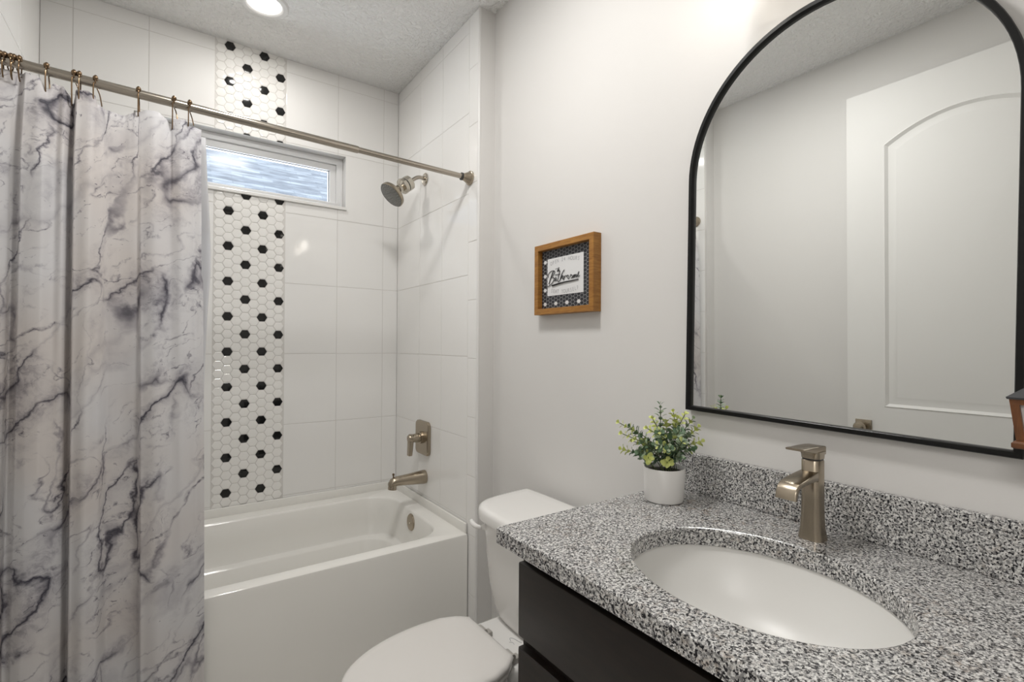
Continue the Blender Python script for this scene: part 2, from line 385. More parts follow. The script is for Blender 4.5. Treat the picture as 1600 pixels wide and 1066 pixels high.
HX0, HX1 = -0.9075, -0.5975
mb = MB(); back = lambda a, z, d: (a, d, z)
HOLE = (WX0, WX1, WZ0, WZ1)
grid_tiles(mb, [HX1, V1, V2, 0.0], ROWS, back, [HOLE])
grid_tiles(mb, [XL, -1.4105, -1.158, HX0], ROWS, back, [HOLE])
# grout bed with the window opening
for a0, a1, z0, z1 in ((XL, WX0, 0, CEIL), (WX1, 0, 0, CEIL), (WX0, WX1, 0, WZ0), (WX0, WX1, WZ1, CEIL)):
    mb.add([(a0, 0.0013, z0), (a1, 0.0013, z0), (a1, 0.0013, z1), (a0, 0.0013, z1)], [[0, 1, 2, 3]], 1)
# hexagon mosaic: eight columns, flat-topped hexes
HP = 0.04207; HC = 0.03705; HR = 0.0235
def clip(poly, z, keep_below):
    out = []
    for i in range(len(poly)):
        a, b = poly[i], poly[(i + 1) % len(poly)]; ia = (a[1] <= z) == keep_below; ib = (b[1] <= z) == keep_below
        if ia: out.append(a)
        if ia != ib: t = (z - a[1]) / (b[1] - a[1]); out.append((a[0] + (b[0] - a[0]) * t, z))
    return out
def hex_panel(zlo, zhi, zref):
    for c in range(8):
        cx = -0.8835 + c * HC
        k0 = int((zlo - zref) / HP) - 2; k1 = int((zhi - zref) / HP) + 2
        for k in range(k0, k1):
            cz = zref + k * HP + (HP / 2 if c % 2 == 0 else 0)
            black = (c in (1, 5) and k % 4 == 0) or (c in (3, 7) and k % 4 == 2)
            rx, rz = HR * 1.0, HP / 2 - 0.0012
            P = [(rx, 0), (rx / 2, rz), (-rx / 2, rz), (-rx, 0), (-rx / 2, -rz), (rx / 2, -rz)]
            def ring(s): return [(cx + a * s, cz + b * s) for a, b in P]
            rings = [(ring(1.0), 0.0013), (ring(0.985), 0.0003), (ring(0.93), -0.0006), (ring(0.86), -0.00075)]
            if cz + rz > zhi or cz - rz < zlo:
                q = ring(0.96)
                if cz + rz > zhi: q = clip(q, zhi, True)
                if len(q) > 2 and cz - rz < zlo: q = clip(q, zlo, False)
                if len(q) > 2: mb.add([(a, 0.0, z) for a, z in q], [list(range(len(q)))], 3 if black else 2)
                continue
            mb.loft([[(a, d, z) for a, z in rg] for rg, d in rings], False, True, 3 if black else 2)
hex_panel(0.50, WZ0 - 0.016, 1.9325); hex_panel(WZ1, CEIL, 2.7205)
# window reveal
RV = 0.075
# wall thickness behind
for a0, a1, z0, z1 in ((XL - .1, WX0, 0, CEIL), (WX1, .1, 0, CEIL), (WX0, WX1, 0, WZ0), (WX0, WX1, WZ1, CEIL)):
    mb.box((a0, 0.003, z0), (a1, 0.14, z1), mi=4)
struct(mb.build('wall_back', [M['tile'], M['grout'], M['hexw'], M['hexb'], M['trim']], None, True, 12))
# shower side walls
def side(name, x0, sgn, e):
    mb = MB(); to3 = lambda a, z, d: (x0 + sgn * d, a, z)
    grid_tiles(mb, [-0.813, -0.559, -0.305, 0.0], ROWS, to3)
    zs = [max(0, 1.748 + k * 0.254) for k in range(-7, 4)] + [CEIL]; zs = [0.0] + [z for z in zs if z > 0.01]
    grid_tiles(mb, [e + 0.012, -0.813], zs, to3)
    gx = x0 + sgn * 0.0013
    mb.add([(gx, 0, 0), (gx, e + .003, 0), (gx, e + .003, CEIL), (gx, 0, CEIL)], [[0, 1, 2, 3]], 1)
    lo, hi = sorted((x0 + sgn * 0.003, x0 + sgn * (XV if sgn > 0 else 0.08)))
    mb.box((lo, e, 0), (hi, 0, CEIL), mi=2)
    return struct(mb.build(name, [M['tile'], M['grout'], M['wall']], None, True, 12))
side('wall_shower_right', 0.0, 1, E); side('wall_shower_left', XL, -1, E)
mb = MB(); mb.tube([(0.004, E + 0.006, 0), (0.004, E + 0.006, CEIL)], 0.0075, 12); struct(mb.build('trim_1', M['trim'], None, True))
mb = MB(); mb.box((XV, YF - .1, 0), (XV + .1, E, CEIL)); struct(mb.build('wall_right', M['wall']))
DW0, DW1 = -3.41, -2.555      # doorway to the hall in the left wall
mb = MB(); mb.box((RL - .1, DW1, 0), (RL, E, CEIL)); mb.box((RL - .1, YF, 0), (RL, DW0, CEIL)); mb.box((RL - .1, DW0, 2.49), (RL, DW1, CEIL)); struct(mb.build('wall_left', M['wall']))
mb = MB(); mb.box((RL - .1, YF - .1, 0), (XV + .1, YF, CEIL)); struct(mb.build('wall_front', M['wall']))
mb = MB()
for q0, q1 in ((DW0 - .03, DW0 + .02), (DW1 - .02, DW1 + .02)): mb.box((RL - .11, q0, 0), (RL + .012, q1, 2.49), 0.003)
mb.box((RL - .11, DW0 - .03, 2.47), (RL + .012, DW1 + .02, 2.55), 0.003); struct(mb.build('trim_3', M['trim']))
mb = MB(); mb.box((-3.2, -4.4, -0.1), (XV + .1, 0.14, 0)); struct(mb.build('floor', M['floor']))
mb = MB(); mb.box((-3.2, -4.4, CEIL), (XV + .1, 0.14, CEIL + .1)); struct(mb.build('ceiling', M['ceiling']))
mb = MB(); mb.box((-3.2, -4.4, 0), (-3.1, -1.9, CEIL)); mb.box((-3.1, -4.4, 0), (RL - .1, -4.3, CEIL)); mb.box((-3.1, -2.0, 0), (RL - .1, -1.9, CEIL)); mb.box((RL - .1, -4.3, 0), (RL, YF - .1, CEIL)); struct(mb.build('wall_hall', M['wall']))
mb = MB(); mb.box((XV - .013, -1.83, 0), (XV, E, 0.09), 0.003); struct(mb.build('baseboard_right', M['trim']))
mb = MB(); mb.box((WX0 - .0, -0.012, WZ0 - .016), (WX1 + .004, 0.07, WZ0), 0.002); struct(mb.build('trim_2', M['sill']))

# window
win = bpy.data.objects.new('window_1', None); COL.objects.link(win); win.location = (-0.7525, 0.075, WZ0); struct(win)
def frame_ring(mb, x0, x1, z0, z1, wd, y0, y1, bev=0.003, mi=0):
    def ring(i, y): return [(x0 + i, y, z0 + i), (x1 - i, y, z0 + i), (x1 - i, y, z1 - i), (x0 + i, y, z1 - i)]
    loops = [ring(0, y1), ring(0, y0 + bev), ring(bev, y0), ring(wd - bev, y0), ring(wd, y0 + bev), ring(wd, y1), ring(0, y1)]
    mb.loft(loops, False, False, mi)
mb = MB(); frame_ring(mb, WX0, WX1, WZ0, WZ1, 0.034, 0.055, 0.12); mb.build('window_frame', M['vinyl'], win)
mb = MB(); frame_ring(mb, WX0 + .033, WX1 - .033, WZ0 + .002, WZ1 - .033, 0.034, 0.068, 0.115); mb.build('window_sash', M['vinyl'], win)
mb = MB(); frame_ring(mb, WX0 + .066, WX1 - .066, WZ0 + .033, WZ1 - .066, 0.003, 0.083, 0.09, 0.001); mb.build('glazing_gasket', M['rubber'], win)
mb = MB(); mb.box((WX0 + .05, 0.088, WZ0 + .02), (WX1 - .05, 0.092, WZ1 - .05)); mb.build('window_pane', M['glass'], win)

# neighbour's roof seen through the window
pit = math.radians(38); L = 7.0; y0, z0 = 2.3, 1.9
rv = []; uvs = []
for yy, zz, vv in ((0, 0, 0), (L * math.cos(pit), L * math.sin(pit), L)):
    for xx in (-7, 9): rv.append((xx, y0 + yy, z0 + zz)); uvs.append((xx, vv))
for yy, zz, vv in ((0, 0, 0), (L * math.cos(pit), L * math.sin(pit), L)):
    for xx in (-7, 9): rv.append((xx, y0 + yy + .05, z0 + zz - .12)); uvs.append((xx, vv))
ro = mesh_obj('neighboring_roof', rv, [[0, 1, 3, 2], [4, 5, 7, 6], [0, 1, 5, 4], [2, 3, 7, 6], [0, 2, 6, 4], [1, 3, 7, 5]], M['shingle'], None, uvs=uvs)
tag(ro, 'blue-gray shingled roof of the next house seen through the shower window', 'roof')

# ------------------------------------------------------------------ lights you can see
t = thing('recessed_light', 'round white recessed ceiling light glowing above the bathtub', 'ceiling light', (CAN[0], CAN[1], CEIL))
mb = MB(); mb.lathe([(0, 0.066), (0.006, 0.068), (0.010, 0.074), (0.008, 0.090), (0.0, 0.096)], (CAN[0], CAN[1], CEIL - .0005), (0, 0, -1), 40, cap=False); mb.build('trim_ring', M['trim'], t, True)
mb = MB(); mb.lathe([(0.001, 0.066), (0.005, 0.06), (0.006, 0.03), (0.006, 0.004)], (CAN[0], CAN[1], CEIL - .0005), (0, 0, -1), 40); mb.build('lens', M['lampglass'], t, True)
t = thing('vanity_light', 'three-light vanity fixture on the wall above the arched mirror', 'wall light', (XV, -2.195, 2.3))
mb = MB(); mb.box((XV - .022, -2.46, 2.305), (XV - .001, -1.95, 2.365), 0.004); mb.build('backplate', M['rodm'], t, True)
for bx_, by_ in VB:
    mb = MB(); mb.tube(catmull([(XV - .02, by_, 2.335), (XV - .09, by_, 2.345), (bx_, by_, 2.33), (bx_, by_, 2.285)], 5), 0.007); mb.lathe([(0, .012), (.01, .022), (.03, .022)], (bx_, by_, 2.295), (0, 0, -1), 20); mb.build('arm', M['rodm'], t, True)
    mb = MB(); mb.lathe([(0, .020), (.012, .034), (.05, .048), (.10, .055), (.130, .056), (.130, .0545), (.10, .0535), (.05, .046), (.012, .032), (0, .018)], (bx_, by_, 2.2715), (0, 0, -1), 28, cap=False); sh = mb.build('shade', M['shadeglass'], t, True)
    mb = MB(); mb.lathe([(0, .054), (.0, .0575), (.005, .0575), (.005, .054), (0, .054)], (bx_, by_, 2.1415), (0, 0, -1), 28, cap=False); mb.build('rim', M['slate'], sh, True)
    mb = MB(); mb.sphere((bx_, by_, 2.215), 0.020, 14, sc_=(1, 1, 1.3)); mb.build('bulb', M['bulb'], t, True)

# ------------------------------------------------------------------ bathtub
TF = -0.835; RZ = 0.482
t = thing('bathtub', 'white alcove bathtub with a plain apron, set below the shower', 'bathtub', (-0.755, -0.42, 0))
mb = MB(); N = 10
def lp(x0, x1, ya, yb, r, z): return [(a, b, z) for a, b in rrect((x0 + x1) / 2, (ya + yb) / 2, (x1 - x0) / 2, (yb - ya) / 2, r, N)]
ox0, ox1, oy0, oy1 = XL + .004, -.004, TF, -.004
loops = [lp(ox0, ox1, oy0, oy1, .004, 0.0), lp(ox0, ox1, oy0, oy1, .004, RZ - .014), lp(ox0 + .001, ox1 - .001, oy0 + .003, oy1 - .001, .006, RZ - .005), lp(ox0 + .004, ox1 - .004, oy0 + .011, oy1 - .004, .010, RZ),
         lp(-1.42, -.078, TF + .056, -.088, .15, RZ), lp(-1.415, -.083, TF + .060, -.092, .148, RZ - .003), lp(-1.41, -.088, TF + .064, -.097, .145, RZ - .011),
         lp(-1.385, -.094, TF + .073, -.108, .142, 0.38), lp(-1.36, -.100, TF + .082, -.118, .14, 0.303), lp(-1.355, -.106, TF + .086, -.123, .138, 0.294),
         lp(-1.335, -.128, TF + .108, -.144, .13, 0.284), lp(-1.33, -.134, TF + .113, -.150, .125, 0.277), lp(-1.29, -.165, TF + .135, -.172, .12, 0.15), lp(-1.26, -.20, TF + .165, -.205, .12, 0.115), lp(-1.18, -.28, TF + .22, -.26, .10, 0.105)]
mb.loft(loops, True, True); mb.build('tub_shell', M['acry'], t, True, 32)
mb = MB(); zt = 0.523
mb.box((ox0, -.014, RZ - .006), (ox1, -.003, zt), 0.003); mb.box((-.014, -.825, RZ - .006), (-.003, -.004, zt), 0.003); mb.box((ox0, -.825, RZ - .006), (ox0 + .011, -.004, zt), 0.003)
mb.build('tiling_flange', M['acry'], t, True, 32)
mb = MB(); mb.lathe([(-.004, .041), (.004, .041), (.008, .038), (.0095, .030), (.0085, .014), (.009, .004)], (-.089, -.43, .427), (-1, 0, 0.06), 32); ov = mb.build('overflow_plate', M['nickel'], t, True, 30)
mb = MB(); mb.lathe([(0, .004), (.002, .004), (.003, .002)], (-.0985, -.43, .425), (-1, 0, 0), 10); mb.build('screw', M['chrome'], ov, True)
mb = MB(); mb.lathe([(0, .035), (.003, .033), (.004, .01)], (-.33, -.43, .105), (0, 0, 1), 24); mb.build('drain', M['nickel'], t, True)

# spout
t = thing('tub_spout', 'brushed nickel tub spout with diverter pin on the tiled wall', 'tub faucet', (0, -.39, .628))
mb = MB()
prof = [(-.001, .628, .034, .034), (-.012, .628, .034, .0345), (-.05, .6275, .0315, .031), (-.10, .6275, .028, .0265), (-.145, .6275, .025, .0235), (-.165, .626, .0235, .0225), (-.180, .621, .022, .020), (-.188, .613, .0205, .014)]
loops = [[(x, -.39 + a * math.cos(2 * math.pi * j / 24), z + b * math.sin(2 * math.pi * j / 24)) for j in range(24)] for x, z, a, b in prof]
mb.loft(loops); mb.build('spout_body', M['nickel'], t, True, 60)
mb = MB(); mb.lathe([(0, .021), (.02, .0205), (.034, .021), (.0345, .016), (.02, .014)], (-.170, -.39, .624), (-.12, 0, -1), 24); mb.build('outlet', M['nickel'], t, True)
mb = MB(); mb.lathe([(0, .0035), (.016, .0035), (.0165, .0055), (.024, .0055), (.0255, .003)], (-.168, -.39, .642), (0, 0, 1), 14); mb.build('diverter_knob', M['bronze'], t, True)
# valve
t = thing('shower_valve', 'brushed nickel rounded-square shower valve with a drooping lever handle', 'shower valve', (0, -.375, .825))
def plate(cy, cz, hy, hz, r, xs):
    return [[(x, a, b) for a, b in rrect(cy, cz, hy - i, hz - i, max(r - i, .003), 8)] for x, i in xs]
mb = MB(); mb.loft(plate(-.378, .825, .077, .085, .026, [(-.001, 0), (-.012, 0), (-.016, .004), (-.017, .012), (-.015, .03), (-.015, .05)])); mb.build('escutcheon', M['nickel'], t, True, 35)
mb = MB(); mb.lathe([(0, .031), (.012, .030), (.014, .0235), (.05, .021), (.068, .020), (.072, .017)], (-.014, -.375, .826), (-1, 0, 0), 28)
loops = []
for x, z, hw, th in ((-.070, .846, .017, .008), (-.073, .825, .018, .011), (-.075, .79, .017, .010), (-.077, .755, .016, .0095), (-.078, .741, .015, .009)):
    loops.append([(x + b, -.375 + a, z) for a, b in rrect(0, 0, hw, th, .004, 3)])
mb.loft(loops); mb.build('lever_handle', M['nickel'], t, True, 45)
# shower head
t = thing('showerhead', 'nickel shower head with an inline filter, angled from the wall above the tub', 'shower head', (0, -.37, 2.148))
mb = MB(); mb.lathe([(0.0, .011), (.001, .031), (.004, .032), (.008, .028), (.010, .012)], (-.001, -.37, 2.148), (-1, 0, 0), 28); mb.build('wall_flange', M['chrome'], t, True, 35)
arm = catmull([(0, -.37, 2.149), (-.03, -.371, 2.152), (-.055, -.372, 2.143), (-.088, -.376, 2.116)], 6)
mb = MB(); mb.tube(arm, .0095, 14); mb.build('shower_arm', M['rodm'], t, True)
ax = Vector((-.80, -.10, -.60)).normalized(); p0 = Vector((-.080, -.375, 2.120))
mb = MB(); mb.lathe([(0, .014), (.004, .022), (.007, .031), (.012, .0365), (.038, .0365), (.040, .034), (.044, .034), (.046, .038), (.052, .039), (.066, .038), (.072, .031), (.078, .024), (.09, .020)], p0, ax, 12); fb_ = mb.build('filter_body', M['chrome'], t, True, 25)
mb = MB(); mb.lathe([(.0395, .0352), (.0445, .0352)], p0, ax, 24, cap=False); mb.build('seal_band', M['rubber'], fb_, True)
ax2 = Vector((-.70, -.06, -.72)).normalized(); p1 = p0 + ax * .090
mb = MB(); mb.sphere(p1, .0145, 16); mb.build('ball_joint', M['chrome'], t, True)
mb = MB(); mb.lathe([(.004, .0165), (.014, .019), (.022, .034), (.032, .058), (.038, .0645), (.052, .0665), (.055, .0635)], p1, ax2, 36, cap=False); mb.build('head_shell', M['nickel'], t, True, 40)
mb = MB(); mb.lathe([(.0535, .0635), (.055, .0610), (.0545, .006)], p1, ax2, 36); q2 = ax2.to_track_quat('Z', 'Y')
for rr, nn in ((.054, 24), (.042, 18), (.029, 12), (.015, 6)):
    for k in range(nn):
        a = 2 * math.pi * k / nn; c = p1 + q2 @ Vector((rr * math.cos(a), rr * math.sin(a), .0535)); mb.lathe([(0, .0024), (.003, .0016)], c, ax2, 6, 1)
mb.build('spray_face', [M['nozzle'], M['trim2']], t, True, 40)

# ------------------------------------------------------------------ curtain rod, rings, curtain
RY = -0.83
def rodz(x): return 2.027 - 0.0215 * x
t = thing('curtain_rod', 'satin nickel tension rod spanning the bathtub alcove', 'shower rod', (-.755, RY, rodz(-.755)))
mb = MB(); mb.tube([(-.042, RY, rodz(-.042)), (-.51, RY, rodz(-.51))], .0112, 20); mb.build('thin_tube', M['rodm'], t, True)
mb = MB(); mb.tube([(-.492, RY, rodz(-.492)), (-.494, RY, rodz(-.494)), (-1.48, RY, rodz(-1.48))], [.0125, .0135, .0135], 20); mb.build('thick_tube', M['rodm'], t, True)
for x0, s in ((0.0, -1), (XL, 1)):
    o_ = (x0 + s * .001, RY, rodz(x0)); mb = MB(); mb.lathe([(0, .031), (.006, .031), (.008, .027), (.012, .0255), (.03, .0165), (.040, .0155)], o_, (s, 0, 0), 28); fl = mb.build('end_flange', M['nickel'], t, True, 35)
    mb = MB(); mb.lathe([(.040, .0165), (.046, .0165)], o_, (s, 0, 0), 28); mb.build('rubber_collar', M['rubber'], fl, True, 35)

def cam_x(px, y):           # x on the plane y for an image column near the rod
    for _ in range(1):
        d = FW + RX * ((px - 800) / 768.44) - UP * ((150 - 533) / 768.44); tt = (y - CAM.y) / d.y
    return CAM.x + d.x * tt
TOP = [(-1.50, 2.030), (-1.444, 2.036), (-1.415, 2.036), (-1.398, 2.036), (-1.378, 2.032), (-1.356, 1.999), (-1.343, 2.025), (-1.327, 2.023), (-1.312, 2.003), (-1.3035, 1.982), (-1.296, 2.018), (-1.270, 2.020), (-1.252, 2.012), (-1.246, 1.990), (-1.225, 1.981), (-1.183, 1.977), (-1.169, 1.986), (-1.155, 1.994), (-1.127, 2.006), (-1.10, 2.007), (-1.08, 1.995), (-1.067, 1.974), (-1.060, 1.997), (-1.029, 2.002), (-1.02, 1.985), (-.985, 1.987)]
# plan of the folds at the hem and near the top: y offset for each x
BOT = [(-1.50, -.868), (-1.455, -.858), (-1.432, -.848), (-1.42, -.880), (-1.38, -.905), (-1.34, -.900), (-1.312, -.872), (-1.300, -.848), (-1.290, -.893), (-1.262, -.910), (-1.238, -.900), (-1.214, -.850), (-1.178, -.846), (-1.152, -.852), (-1.140, -.896), (-1.100, -.912), (-1.05, -.902), (-1.01, -.880), (-.985, -.862)]
MID = [(-1.50, -.858), (-1.425, -.846), (-1.412, -.838), (-1.402, -.872), (-1.36, -.884), (-1.335, -.858), (-1.318, -.872), (-1.302, -.842), (-1.292, -.882), (-1.26, -.890), (-1.23, -.866), (-1.19, -.860), (-1.15, -.866), (-1.11, -.882), (-1.07, -.866), (-1.04, -.880), (-1.01, -.874), (-.985, -.852)]
NX, NZ = 420, 90; verts = []; uvs = []; faces = []
arc = [0.0]; px_ = None
xs = [-1.497 + (1.497 - .985) * i / (NX - 1) for i in range(NX)]
for i in range(1, NX): arc.append(arc[-1] + math.hypot(xs[i] - xs[i - 1], smooth1(BOT, xs[i]) - smooth1(BOT, xs[i - 1])))
for i, x in enumerate(xs):
    zt_ = smooth1(TOP, x)
    for j in range(NZ):
        f = j / (NZ - 1); z = zt_ + (0.075 - zt_) * f
        hook = max(0.0, 1 - f * 9)                      # near the rod the cloth gathers back under it
        y = smooth1(MID, x) * (1 - f) + smooth1(BOT, x) * f
        y = y * (1 - hook) + (RY - .004 + (smooth1(MID, x) + .866) * 0.55) * hook
        dz = 0.006 * mnoise.noise(Vector((x * 9, z * 1.3, 3))); y += dz * (1 - hook)
        xx = x + 0.014 * (f - .5) * math.sin((x + 1.25) * 5) + 0.010 * f * (1.0 if x > -1.2 else 0.4) - 0.004
        if x > -1.05: xx += 0.012 * math.sin(f * math.pi * 1.0) * (x + 1.05) / .065 * 0.25 * (1 if f > .25 else -1)
        verts.append((xx, y, z)); uvs.append((arc[i] * 1.0, z))
for i in range(NX - 1):
    for j in range(NZ - 1): faces.append([i * NZ + j, (i + 1) * NZ + j, (i + 1) * NZ + j + 1, i * NZ + j + 1])
cu = mesh_obj('shower_curtain', verts, faces, M['marble'], None, True, None, 80, uvs)
sol = cu.modifiers.new('thickness', 'SOLIDIFY'); sol.thickness = 0.0008; sol.offset = 0
tag(cu, 'white marble-print shower curtain with gray veins, bunched to the left of the tub', 'shower curtain')
verts = []; faces = []; NX2, NZ2 = 90, 40
for i in range(NX2):
    x = -1.49 + (1.49 - .972) * i / (NX2 - 1)
    for j in range(NZ2):
        f = j / (NZ2 - 1); z = 1.965 + (0.36 - 1.965) * f
        y = -.822 + min(f * 5, 1) * 0.085 + .015 * math.sin(x * 60) * min(1, f * 4)
        bul = 0.011 * math.exp(-((z - 1.58) / .16) ** 2) - 0.010 * max(0, (z - 1.75) / .2) - 0.012 * max(0, min(1, (1.35 - z) / .5))
        verts.append((x + bul * max(0, (x + 1.1) / .128), y, z))
for i in range(NX2 - 1):
    for j in range(NZ2 - 1): faces.append([i * NZ2 + j, (i + 1) * NZ2 + j, (i + 1) * NZ2 + j + 1, i * NZ2 + j + 1])
li = mesh_obj('shower_liner', verts, faces, M['liner'], None, True, None, 80); sl = li.modifiers.new('thickness', 'SOLIDIFY'); sl.thickness = 0.0008
tag(li, 'plain white liner hanging inside the tub behind the marble curtain', 'shower liner')
# twelve roller hooks
hooks = [(2, 'first shower hook at the far left end of the rod', 2.028), (9, 'shower hook second from the left in the bunch on the rod', 2.022), (17.5, 'shower hook in the middle of the left bunch on the rod', 2.020), (24, 'shower hook fourth from the left in the left bunch on the rod', 2.022), (31, 'shower hook closing the left bunch, right before a wide gap', 2.020),
         (74, 'lone shower hook between the left bunch and the middle cluster', 1.995), (117.5, 'left hook of the pair touching each other over the curtain', 1.985), (124.5, 'right hook of the pair touching each other over the curtain', 1.985), (151, 'shower hook just right of the touching pair', 1.990),
         (217, 'lone shower hook over the sagging middle of the curtain top', 1.994), (273, 'second shower hook from the right end of the curtain', 1.975), (297.5, 'rightmost shower hook at the free edge of the curtain', 1.993)]
for k, (px, lab, zc) in enumerate(hooks):
    x = cam_x(px, RY); zr = rodz(x); rr = .0175
    t = thing('curtain_hook', 'bronze ' + lab, 'curtain hook', (x, RY, zr), 'bronze curtain hooks on the rod')
    tw = random.uniform(-.006, .006); pts = [(x + tw * 1.2, RY - .004, zc - .012), (x + tw, RY - .016, zc - .002), (x + tw, RY - rr - .003, zr - .012)]
    for a in range(200, -35, -20):
        pts.append((x + tw * .3, RY + rr * math.cos(math.radians(a)), zr + rr * math.sin(math.radians(a))))
    pts += [(x - tw, RY + rr * .8, zr - .026), (x - tw * 2, RY + .010, zc + .004 if zc < zr - .03 else zr - .03)]
    mb = MB(); mb.tube(catmull(pts, 3), .0017, 8); wr = mb.build('wire', M['bronze'], t, True)
    for q, a in enumerate((150, 122, 92, 62)):
        c = (x + tw * .3, RY + (rr + .0005) * math.cos(math.radians(a)), zr + (rr + .0005) * math.sin(math.radians(a)))
        mb = MB(); mb.sphere(c, (.0048 if q else .0066), 12); mb.build('roller_bead', M['bronze'], t, True)

# ------------------------------------------------------------------ toilet
TY = -1.44
t = thing('toilet', 'white two-piece toilet with its lid down between tub and vanity', 'toilet', (-.3, TY, 0))
def half(pts):  # mirror a half outline given as (x, +dy), from back to front
    a = [(x, TY + d) for x, d in pts]; b = [(x, TY - d) for x, d in reversed(pts)]; return a + b
def loops_from(poly, spec):   # spec: (z, inset, scale)
    out = []
    for z, i in spec: out.append([(p[0], p[1], z) for p in offset_poly(poly, i)])
    return out
lidp = chaikin(half([(.050, .236), (.030, .240), (-.10, .230), (-.175, .213), (-.222, .168), (-.238, .09)]), 3)
lidp = [(p[0], p[1]) for p in lidp]
def ccw(p):
    return p if sum(p[i - 1][0] * p[i][1] - p[i][0] * p[i - 1][1] for i in range(len(p))) > 0 else p[::-1]
lidp = ccw(lidp)
mb = MB(); mb.loft([[(-.09 + (p[0] + .09) * (1 - i / .14), TY + (p[1] - TY) * (1 - i / .24), z) for p in lidp] for z, i in ((.722, .005), (.724, .001), (.730, 0), (.748, 0), (.757, .003), (.762, .010), (.764, .022), (.7648, .05))]); mb.build('tank_lid', M['porc'], t, True, 50)
body0 = ccw([(p[0], p[1]) for p in chaikin(half([(.050, .222), (.035, .226), (-.10, .214), (-.165, .198), (-.200, .155), (-.214, .08)]), 3)])
def tank_loop(z, s, dx, ins):
    return [((p[0] - .05) * (1 - dx) + .05, TY + (p[1] - TY) * s, z) for p in offset_poly(body0, ins)]
mb = MB(); mb.loft([tank_loop(.724, 1.0, 0, .002), tank_loop(.68, 1.0, 0, 0), tank_loop(.58, .985, .03, 0), tank_loop(.50, .955, .06, 0), tank_loop(.44, .91, .10, 0), tank_loop(.405, .86, .14, 0), tank_loop(.385, .80, .18, 0), tank_loop(.374, .72, .24, 0), tank_loop(.371, .55, .4, .0)])
mb.build('tank', M['porc'], t, True, 50)
mb = MB(); mb.lathe([(0, .013), (.006, .013), (.009, .010), (.018, .008)], (-.186, TY + .165, .683), (-1, .35, 0), 20); mb.tube(catmull([(-.202, TY + .168, .683), (-.213, TY + .185, .684), (-.212, TY + .212, .686), (-.205, TY + .235, .688)], 5), [.006, .0065, .007, .0072, .0075, .008, .008, .0082, .0085, .0085, .0085, .0085, .0085, .008, .007, .005][:16], 14)
mb.build('flush_lever', M['porc'], t, True)
# seat outline
def seat_poly(grow=0.0, xb=-.272):
    pts = []
    cx, a, hw = -.42, .292 + grow, .172 + grow
    for k in range(0, 33):
        th = math.pi * (0.5 + k / 32); pts.append((cx + a * math.cos(th), TY + hw * math.sin(th)))
    pts += [(-.36, TY - hw * .985), (-.31, TY - hw * .88), (xb, TY - hw * .70), (xb, TY - hw * .3), (xb, TY + hw * .3), (xb, TY + hw * .70), (-.31, TY + hw * .88), (-.36, TY + hw * .985)]
    return ccw(pts)
deck = ccw([(-.06, TY - .10), (-.06, TY + .10), (-.10, TY + .135), (-.255, TY + .132), (-.30, TY + .12), (-.36, TY + .12), (-.36, TY - .12), (-.30, TY - .12), (-.255, TY - .132), (-.10, TY - .135)])
ZD = .388
mb = MB(); bl = seat_poly(-.004, -.29)
def bowl_loop(z, sx, sy, cx=-.40): return [(cx + (p[0] - cx) * sx, TY + (p[1] - TY) * sy, z) for p in bl]
mb.loft([bowl_loop(0, .72, .62, -.33), bowl_loop(.06, .68, .58, -.33), bowl_loop(.16, .70, .62, -.34), bowl_loop(.25, .82, .80, -.37), bowl_loop(.32, .95, .95), bowl_loop(.35, 1, 1), bowl_loop(ZD - .008, 1, 1), bowl_loop(ZD - .002, .985, .985), bowl_loop(ZD, .96, .95)])
mb.loft([[(p[0], p[1], z) for p in offset_poly(deck, i)] for z, i in ((.28, .03), (.33, .006), (.345, 0), (ZD - .006, 0), (ZD - .001, .003), (ZD + .001, .010))])
mb.box((-.28, TY - .095, 0), (-.05, TY + .095, .30), 0.03, 4); mb.build('bowl', M['porc'], t, True, 50)
sp = seat_poly(-.003)
mb = MB(); mb.loft(loops_from(sp, [(ZD + .003, .006), (ZD + .006, .001), (ZD + .012, 0), (ZD + .018, .002), (ZD + .021, .008)])); mb.build('seat_ring', M['seatp'], t, True, 50)
sp = seat_poly(.001)
mb = MB(); mb.loft(loops_from(sp, [(ZD + .023, .006), (ZD + .026, .001), (ZD + .033, 0), (ZD + .039, .003), (ZD + .0425, .010), (ZD + .044, .025), (ZD + .045, .06)])); mb.build('seat_cover', M['seatp'], t, True, 50)
for hy_ in (-1.385, -1.535):
    mb = MB(); mb.box((-.266, hy_ - .013, ZD), (-.236, hy_ + .013, ZD + .017), .004); mb.tube([(-.268, hy_ - .017, ZD + .024), (-.268, hy_ + .017, ZD + .024)], .0105, 14); mb.build('hinge', M['hinge'], t, True)
mb = MB(); mb.tube(catmull([(-.205, TY - .01, ZD + .0014), (-.198, TY + .004, ZD + .0014), (-.190, TY - .006, ZD + .0014), (-.186, TY - .025, ZD + .0014), (-.182, TY - .036, ZD + .0014)], 5), .0009, 6); mb.tube(catmull([(-.212, TY - .012, ZD + .0014), (-.204, TY - .020, ZD + .0014), (-.206, TY - .030, ZD + .0014)], 4), .0007, 6)
mb.build('printed_mark', M['grayink'], t)

